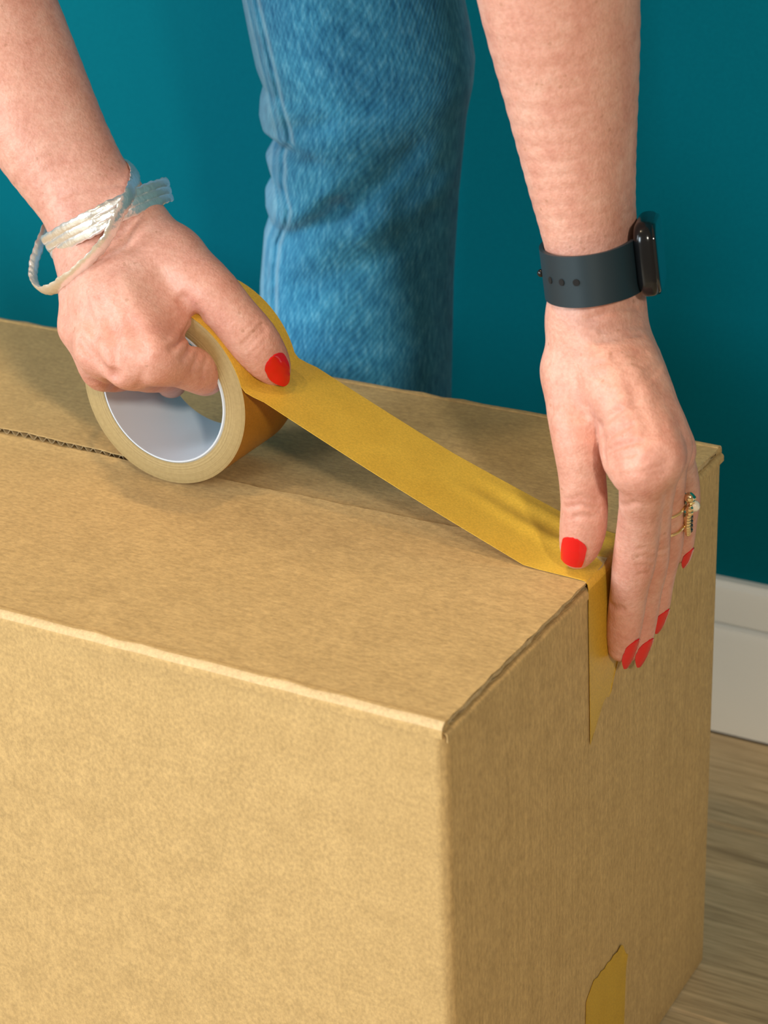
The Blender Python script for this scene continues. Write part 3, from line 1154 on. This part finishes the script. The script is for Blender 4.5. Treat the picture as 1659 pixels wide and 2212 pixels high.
# reddish skin at knuckles and fingertips (pigment, not light)
fl = np.zeros(len(BV), np.float32)
spots = []
for fg in (L_I, L_M, L_R, L_P):
    spots += [(fg[0][:3], .013, .55), (fg[-5][:3], .012, .55), (fg[-2][:3], .013, .6)]
spots += [(L_T[2][:3], .014, .35), (L_T[4][:3], .012, .4), (L_T[6][:3], .013, .6)]
for fg in (R_I, R_M, R_R, R_P): spots += [(fg[0][:3], .014, .55), (fg[2][:3], .012, .6)]
spots += [(R_T[2][:3], .014, .45), (R_T[4][:3], .011, .45), (R_T[6][:3], .012, .4)]
for c_, s_, a_ in spots:
    d2 = np.sum((BV - np.array(c_)) ** 2, axis=1)
    fl = np.maximum(fl, a_ * np.exp(-d2 / (2 * s_ * s_)))
at_ = bodyo.data.attributes.new('flush', 'FLOAT', 'POINT')
at_.data.foreach_set('value', fl)


def nail(hand, p0, p1, n, wid, rad=.0075, square=.5):
    """lacquered plate that follows the back of a fingertip from its root p0 to the free edge p1; n points outwards"""
    p0 = np.asarray(p0, float); p1 = np.asarray(p1, float)
    d = unit(p1 - p0); n = unit(np.asarray(n, float) - d * (np.asarray(n, float) @ d)); sd = np.cross(n, d)
    L = np.linalg.norm(p1 - p0)
    vs = np.linspace(0, 1, 17); us = np.linspace(-1, 1, 13)
    Q = np.zeros((17, 13, 3)); X = np.zeros((17, 13))
    for i, v in enumerate(vs):
        if v < .3: hw = math.sqrt(max(.02, 1 - ((.3 - v) / .3) ** 2)) * .97 + .03
        else: hw = 1 - (1 - square) * max(0, (v - .45) / .55) ** 2.2
        for j, u in enumerate(us):
            X[i, j] = u * hw * wid / 2
            Q[i, j] = p0 + d * (v - .07 * u * u * max(0, v - .6)) * L + sd * X[i, j]
    pts = (Q + n * .008).reshape(-1, 3)
    t = np.zeros(len(pts))
    for _ in range(40):
        t = np.minimum(t + np.clip(hand(pts - n * t[:, None]), -.002, .003), .03)
    Z = .008 - t.reshape(17, 13)                     # height of the skin along n
    mid = Z[:, 6]
    k0, k1 = mid[2], mid[8]
    line = k0 + (k1 - k0) * (vs - vs[2]) / (vs[8] - vs[2])
    line = line - .0010 * np.clip(vs - .5, 0, 1) ** 2 * 4
    plate = line[:, None] - (rad - np.sqrt(np.maximum(rad ** 2 - X ** 2, 1e-9)))
    Z = np.maximum(Z, plate) + .00055
    P = Q + n * Z[:, :, None]
    mb = MB(); mb.sheet(P, .0007)
    return mb.build('fingernail', M['nail'], person, edge=50)


right = np.array((.874, .486, 0.0))
for fg, wd in ((L_I, .0100), (L_M, .0102), (L_R, .0098), (L_P, .0084)):
    a, b = np.array(fg[-2][:3]), np.array(fg[-1][:3])
    d = unit(b - np.array(fg[-3][:3]))
    n = unit(np.array((.93, -.26, .10)))
    n = unit(n - d * (n @ d))
    nail(LH, a - d * .0005 + n * fg[-2][3], b + d * (fg[-1][3] + .0030) + n * fg[-1][3] * .75, n, wd * 1.05, .0066, .42)


def nail_seen(hand, base, tip, lean, wid, rad, sq):
    p0, p1 = trace(hand, [base, tip])
    dn = unit(p1 - p0)
    vw_ = -ray(*base)
    return nail(hand, p0, p1, unit(vw_ - dn * (vw_ @ dn)) + right * lean, wid, rad, sq)


nail_seen(LH, (1242, 1163), (1232, 1220), -.35, .0126, .0085, .85)
nail_seen(RH, (588, 769), (613, 826), .50, .0132, .0074, .32)

# ------------------------------------------------------------------ jeans
left = [(-420, 455), (-250, 480), (-120, 505), (0, 526), (60, 538), (130, 553), (172, 569), (200, 562), (235, 560), (262, 567), (282, 596), (298, 590), (325, 574), (350, 581), (374, 589),
        (400, 573), (430, 574), (456, 583), (490, 571), (540, 567), (600, 562), (750, 560), (900, 562), (1150, 560), (1500, 560)]
right_ = [(-420, 1000), (-250, 985), (-120, 985), (0, 1003), (60, 1015), (130, 1026), (180, 1022), (250, 1008), (350, 998), (420, 991), (500, 986), (600, 980), (700, 978), (850, 975), (1150, 972), (1500, 968)]
seam_px = [(-420, 480), (-120, 527), (0, 557), (100, 580), (200, 603), (262, 617), (300, 604), (350, 603), (400, 617), (440, 612), (490, 592), (540, 586), (600, 585), (800, 584), (1500, 584)]
vdir = unit(np.array((-.486, .874, 0.0)))       # away from the camera, level
LEG0 = np.array((-.285, .425, 0.0))


def onleg(px, py, back=0.0):
    d_ = ray(px, py)
    return CAM + d_ * (((LEG0 + vdir * back - CAM) @ vdir) / (d_ @ vdir))


folds = [((600, 495), (745, 400), .0040, 17), ((745, 400), (890, 290), .0032, 22), ((660, 560), (870, 470), .0018, 24), ((880, 380), (960, 330), .0022, 20),
         ((620, 420), (720, 360), -.0026, 18), ((800, 440), (960, 360), -.0026, 26), ((700, 260), (980, 180), -.0014, 30), ((600, 330), (690, 300), .0020, 14),
         ((930, 420), (965, 800), .0018, 16), ((640, 640), (940, 610), -.0015, 40), ((700, 760), (930, 800), .0014, 26), ((600, 240), (700, 215), .0016, 14)]
rows = np.concatenate([np.arange(-420, -40, 30), np.arange(-40, 900, 7), np.arange(900, 1500, 40)])
NPH = 240
P = []; UV = []; WEAR = []
for py in rows:
    l_ = np.interp(py, *zip(*left)); r_ = np.interp(py, *zip(*right_)); s_ = np.interp(py, *zip(*seam_px))
    lb = np.interp(py, [-420, 0, 170, 300, 600, 1500], [455, 526, 566, 576, 562, 560])
    PL, PR = onleg(lb, py), onleg(r_, py)
    dl = (l_ - lb) / 3500.0
    c_ = (PL + PR) / 2; hw = np.linalg.norm(PR - PL) / 2; rd = unit(PR - PL)
    rd[2] = 0; rd = unit(rd)
    hd_ = min(hw * .92, .060)
    row = []
    z = c_[2]
    for k in range(NPH):
        a = 2 * math.pi * k / NPH
        ca, sa = math.cos(a), math.sin(a)
        e = .86
        u_ = math.copysign(abs(ca) ** e, ca); v_ = math.copysign(abs(sa) ** e, sa)
        p_ = c_ + rd * hw * u_ - vdir * hd_ * v_        # v_>0 faces the camera
        wear = 0.0
        if u_ < -.55: p_ = p_ + rd * dl * ((-u_ - .55) / .45) ** .8
        if v_ > 0:
            px_ = (l_ + r_) / 2 + (r_ - l_) / 2 * u_
            dsp = 0.0
            for (x0, y0), (x1, y1), amp, sg in folds:
                ax_, ay_ = x1 - x0, y1 - y0
                t_ = min(1, max(0, ((px_ - x0) * ax_ + (py - y0) * ay_) / (ax_ * ax_ + ay_ * ay_)))
                dd = (px_ - x0 - t_ * ax_) ** 2 + (py - y0 - t_ * ay_) ** 2
                dsp -= 1.5 * amp * math.exp(-dd / (2 * sg * sg))
            ds = px_ - s_
            # felled seam: raised strip with two stitched grooves
            dsp += .0012 * math.exp(-(ds / 10) ** 4) - .0016 * math.exp(-((ds - 11) / 3.2) ** 2) - .0016 * math.exp(-((ds + 9) / 3.0) ** 2)
            wear = .80 * math.exp(-((ds - 18) / 3.5) ** 2) + .70 * math.exp(-((ds + 15) / 3.5) ** 2) + .30 * math.exp(-(ds / 5) ** 2) + (.40 if ds < -18 else 0)
            p_ = p_ - vdir * dsp * min(1, v_ * 2.0)
        row.append(p_)
        UV.append((a * .06, z)); WEAR.append(wear)
    P.append(row)
P = np.array(P)
mb = MB(); mb.grid(P[::-1], closed_v=True)
UV = np.array(UV).reshape(len(rows), NPH, 2)[::-1].reshape(-1, 2)
WEAR = np.array(WEAR, np.float32).reshape(len(rows), NPH)[::-1].ravel()
n_leg = len(mb.v)
# hips, unseen above the picture, added mainly for their shadow
top = P[0].mean(axis=0)
hipc = np.array((-.36, .44, .80))
leg_rows = [(*(top + np.array((.004, 0, -.11))), .048), (*(top + np.array((.002, 0, -.02))), .076), (*(top * .6 + hipc * .4), .092), (*hipc, .118), (-.38, .44, .92, .11)]
S = spline(leg_rows, 26)
mb.tube([q[:3] for q in S], [q[3] for q in S], 24)
jeans = mesh('jeans', mb.v, mb.f, M['denim'], person, uv=np.concatenate([UV, np.array([(q[0] + q[1], q[2]) for q in mb.v[n_leg:]])]))
wa = jeans.data.attributes.new('wear', 'FLOAT', 'POINT')
wa.data.foreach_set('value', np.concatenate([WEAR, np.zeros(len(mb.v) - n_leg, np.float32)]))
sharp(jeans, 70)

# short-sleeved top, unseen above the picture, added and shaped mainly for its shadow
sh_parts = [Chain([(-.37, .45, .83, .118), (-.34, .42, .88, .135), (-.32, .33, .95, .140), (-.31, .20, 1.00, .115), (-.31, .11, 1.02, .075)], 12)]
for sh, el in ((SH_L, EL_L), (SH_R, EL_R)):
    sh_parts.append(Chain([(*((np.array((-.33, .30, .96)) + sh) / 2), .095), (*sh, .078), (*(sh * .55 + el * .45), .066)], 8))


def unseen_shirt_sdf(p):
    d = None
    for c_ in sh_parts:
        g_ = None
        for pr in c_.prims:
            off, t_ = dist_seg(p, pr.a, pr.b)
            off = off * np.array((.80, 1.0, 1.0)) if c_ is sh_parts[0] else off
            v = np.linalg.norm(off, axis=1) - (pr.ra + t_ * (pr.rb - pr.ra))
            g_ = v if g_ is None else np.minimum(g_, v)
        d = g_ if d is None else smin(d, g_, .04)
    return d


lo, hi = bounds([q for c_ in sh_parts for q in c_.prims], .06)
V, F = surface_nets(unseen_shirt_sdf, lo, hi, .007)
mesh('unseen_shirt', V, F, M['unseen_shirt'], person)

# ================================================================== smartwatch on her left wrist
watch = empty('smartwatch', at(1281, 575, 1.0185))
tag(watch, 'black smartwatch with dark silicone strap on the wrist above the pressing hand', 'watch')
wc = at(1281, 571, 1.0185)
u_ax = unit(fa[3][0] - fa[0][0])                 # up the arm
n_ax = unit(np.array((.93, .30, 0)) - u_ax * (np.array((.93, .30, 0)) @ u_ax))   # back of the wrist, away to the right
w_ax = np.cross(u_ax, n_ax)                      # round the wrist
# strap: an oval round the wrist
HW, HN = .0362, .0236
P = []
A_ = np.linspace(R(20), R(340), 90)
for a in A_:
    cc = wc + n_ax * HN * math.cos(a) + w_ax * HW * math.sin(a)
    if abs(a - math.pi) > R(110):
        pass
    hwid = .0118 + .0012 * max(0, abs(math.cos(a)) - .5) * (1 if math.cos(a) > 0 else 0)
    P.append([cc + u_ax * s_ for s_ in np.linspace(-hwid, hwid, 7)])
mb = MB(); mb.sheet(np.array(P), .0020)
strap = mb.build('strap', M['band'], watch, edge=50)
# case
def rounded_slab(c, ax1, ax2, ax3, h1, h2, h3, r, er, name, mat, parent, dome=0.0):
    """slab with rounded outline (r) in ax1/ax2 and rounded rim (er) along ax3"""
    lp = []
    for (sx_, sy_, a0) in ((1, 1, 0), (-1, 1, 90), (-1, -1, 180), (1, -1, 270)):
        for k in range(9):
            a = R(a0 + 90 * k / 8)
            lp.append((sx_ * (h1 - r) + r * math.cos(a), sy_ * (h2 - r) + r * math.sin(a)))
    rings = []
    for k in range(7):
        b = R(-90 + 90 * k / 6)
        rings.append((1 - er / h1 * (1 - math.cos(b)), 1 - er / h2 * (1 - math.cos(b)), -h3 + er + er * math.sin(b)))
    for k in range(7):
        b = R(90 * k / 6)
        rings.append((1 - er / h1 * (1 - math.cos(b)), 1 - er / h2 * (1 - math.cos(b)), h3 - er + er * math.sin(b)))
    for q in (.7, .4, .12):
        rings.append((q * (1 - er / h1), q * (1 - er / h2), h3 + dome * (1 - q * q)))
    Pn = [[c + ax1 * x * f1 + ax2 * y * f2 + ax3 * z for (x, y) in lp] for (f1, f2, z) in rings]
    mb = MB(); mb.grid(np.array(Pn), closed_v=True)
    m_ = len(lp)
    mb.f.append(tuple(range(m_))[::-1]); mb.f.append(tuple((len(rings) - 1) * m_ + k for k in range(m_)))
    return mb.build(name, mat, parent, edge=60)


kc = wc + n_ax * (HN + .0030) + u_ax * .0025
case = rounded_slab(kc, u_ax, w_ax, n_ax, .0175, .0195, .0050, .0085, .0040, 'case', M['watch_case'], watch)
rounded_slab(kc + n_ax * .0040, u_ax, w_ax, n_ax, .0163, .0183, .0014, .0080, .0013, 'glass', M['watch_glass'], watch, .0003)
mb = MB(); mb.tube([kc - u_ax * .0170 + w_ax * .004, kc - u_ax * .0200 + w_ax * .004], .0030, 16)
mb.build('crown', M['watch_case'], watch)
# holes and pin on the near side of the strap
vw = -ray(1230, 575)
for hx in (1187, 1213, 1242):
    best, bd = None, 1e9
    for a in A_:
        cc = wc + n_ax * (HN + .0002) * math.cos(a) + w_ax * (HW + .0002) * math.sin(a)
        nn = unit(n_ax * math.cos(a) / HN + w_ax * math.sin(a) / HW)
        if nn @ vw < .05: continue
        q = CAMR.T @ (cc - CAM); pxx = 829.5 + FPX * q[0] / -q[2]
        if abs(pxx - hx) < bd: bd = abs(pxx - hx); best = (cc, nn)
    cc, nn = best
    mb = MB(); mb.tube([cc - nn * .0010, cc + nn * .00025], .0016, 14)
    mb.build('strap_hole', M['hole'], strap)
a = min(A_, key=lambda a: abs((829.5 + FPX * (CAMR.T @ (wc + n_ax * HN * math.cos(a) + w_ax * HW * math.sin(a) - CAM))[0] / -(CAMR.T @ (wc + n_ax * HN * math.cos(a) + w_ax * HW * math.sin(a) - CAM))[2]) - 1160) + (100 if (w_ax * math.sin(a) + n_ax * math.cos(a)) @ vw < 0 else 0))
cc = wc + n_ax * HN * math.cos(a) + w_ax * HW * math.sin(a); nn = unit(n_ax * math.cos(a) / HN + w_ax * math.sin(a) / HW)
mb = MB(); mb.sphere(cc + nn * .0004, .0019)
mb.build('strap_pin', M['watch_case'], strap)

# ================================================================== silver bangle on her right wrist
bangle = empty('silver_bangle', at(237, 480, 1.15))
tag(bangle, 'hammered silver bangle of crossing loops on the wrist above the tape roll', 'bangle')


def band(ctrl, n, wide, thick, name='loop', twist=0.0):
    """flat hammered wire through closed control points"""
    C = np.array(ctrl, float)
    m_ = len(C)
    Cx = np.vstack([C[-2:], C, C[:3]])
    pts = []
    for i in range(n):
        u = i * m_ / n; k = int(u); t = u - k
        a, b, c, d = Cx[k + 1], Cx[k + 2], Cx[k + 3], Cx[(k + 4) if k + 4 < len(Cx) else k + 4 - m_]
        pts.append(.5 * (2 * b + (c - a) * t + (2 * a - 5 * b + 4 * c - d) * t * t + (3 * b - a - 3 * c + d) * t ** 3))
    pts = np.array(pts)
    cen = pts.mean(axis=0)
    flat = []
    for i, p_ in enumerate(pts):
        t_ = unit(pts[(i + 1) % n] - pts[i - 1])
        nrm = p_ - cen; nrm = unit(nrm - t_ * (nrm @ t_))
        side = np.cross(t_, nrm)
        ang = twist * math.sin(2 * math.pi * i / n)
        jit = 1 + .10 * math.sin(i * 1.9) + .07 * math.sin(i * .77)
        flat.append((side * math.cos(ang) + nrm * math.sin(ang), wide / 2 * jit, thick / 2))
    mb = MB(); mb.tube(pts, thick, 10, closed=True, flat=flat)
    return mb.build(name, M['silver'], bangle, edge=60)


TF, TB = 1.108, 1.190
arm_px = unit(np.array((205 - 108, 450 - 295.0)))
for k in range(3):
    s_ = (k - 1) * 17.0
    ox, oy = s_ * .40, s_ * .92
    ex = (k - 1) * 3
    ctrl = []
    for (px, py, t) in [(104 + ex, 536, 1.146), (140, 512, 1.122), (190, 486, TF), (245, 458, TF), (300, 432, 1.116), (345, 414, 1.130), (366 - ex, 408, 1.148),
                        (350, 414, 1.168), (300, 436, TB), (240, 466, TB), (180, 496, 1.182), (125, 526, 1.168)]:
        ctrl.append(at(px + ox, py + oy, t))
    band(ctrl, 110, .0050, .0019)
ctrl = [at(*q) for q in [(286, 362, 1.156), (292, 386, 1.130), (281, 418, 1.108), (258, 462, 1.101), (228, 520, 1.099), (186, 568, 1.103), (140, 606, 1.114), (100, 628, 1.130),
                         (76, 612, 1.146), (72, 578, 1.158), (84, 534, 1.170), (106, 482, 1.180), (150, 420, 1.196), (215, 366, 1.198), (264, 350, 1.180)]]
band(ctrl, 150, .0082, .0026, 'loop', .5)

# ================================================================== two gold rings on her left ring finger
def gold_ring(name, label, px, py, xpl, rad, tilt):
    root = empty(name, onx(px, py, xpl))
    tag(root, label, 'ring', 'rings on the pressing hand')
    return root


fS = spline(L_R, 60)
def ring_frame(py):
    best = min(range(5, 55), key=lambda i: abs(1106.0 - FPX * (CAMR.T @ (fS[i, :3] - CAM))[1] / -(CAMR.T @ (fS[i, :3] - CAM))[2] - py))
    c_ = fS[best, :3]; r_ = fS[best, 3]
    t_ = unit(fS[best + 2, :3] - fS[best - 2, :3])
    n_ = unit(np.array((.95, .05, .15)) - t_ * (np.array((.95, .05, .15)) @ t_))
    return c_, r_, t_, n_, np.cross(t_, n_)


for which, py in (('flower', 1084), ('cluster', 1118)):
    c_, r_, t_, n_, s_ = ring_frame(py)
    root = empty('finger_ring', c_)
    tag(root, 'gold ring with a pale round stone head, nearer the knuckles' if which == 'flower' else 'gold ring with a long cluster of small stones, nearer the fingertips', 'ring')
    mb = MB()
    mb.tube([c_ + (n_ * math.cos(a) + s_ * math.sin(a)) * (r_ + .0006) for a in np.linspace(0, 2 * math.pi, 40, endpoint=False)], .0008, 8, closed=True)
    mb.build('band', M['gold'], root)
    hd0 = c_ + n_ * (r_ + .0022)
    if which == 'flower':
        mb = MB()
        for a in np.linspace(0, 2 * math.pi, 6, endpoint=False):
            mb.sphere(hd0 + (t_ * math.cos(a) + s_ * math.sin(a)) * .0034 + n_ * .0010, .0019, 6, 8)
        mb.sphere(hd0 - t_ * .0066 + n_ * .0002, .0026, 7, 10)
        mb.build('setting', M['gold'], root)
        mb = MB(); mb.sphere(hd0 + n_ * .0026, .0028, 7, 10); mb.build('stone', M['stone'], root)
    else:
        mb = MB()
        for k in range(-4, 5):
            for q in (-1, 1):
                mb.sphere(hd0 + t_ * k * .0020 + s_ * q * .0021 * (1 - abs(k) / 7), .0015, 6, 8)
        mb.tube([hd0 - n_ * .0012 - t_ * .007, hd0 - n_ * .0012 + t_ * .007], .0014, 8)
        mb.build('setting', M['gold'], root)
        mb = MB()
        for k in range(-3, 4, 2): mb.sphere(hd0 + t_ * k * .0020 + n_ * .0009, .0014, 6, 8)
        mb.build('stone', M['stone_dark'], root)
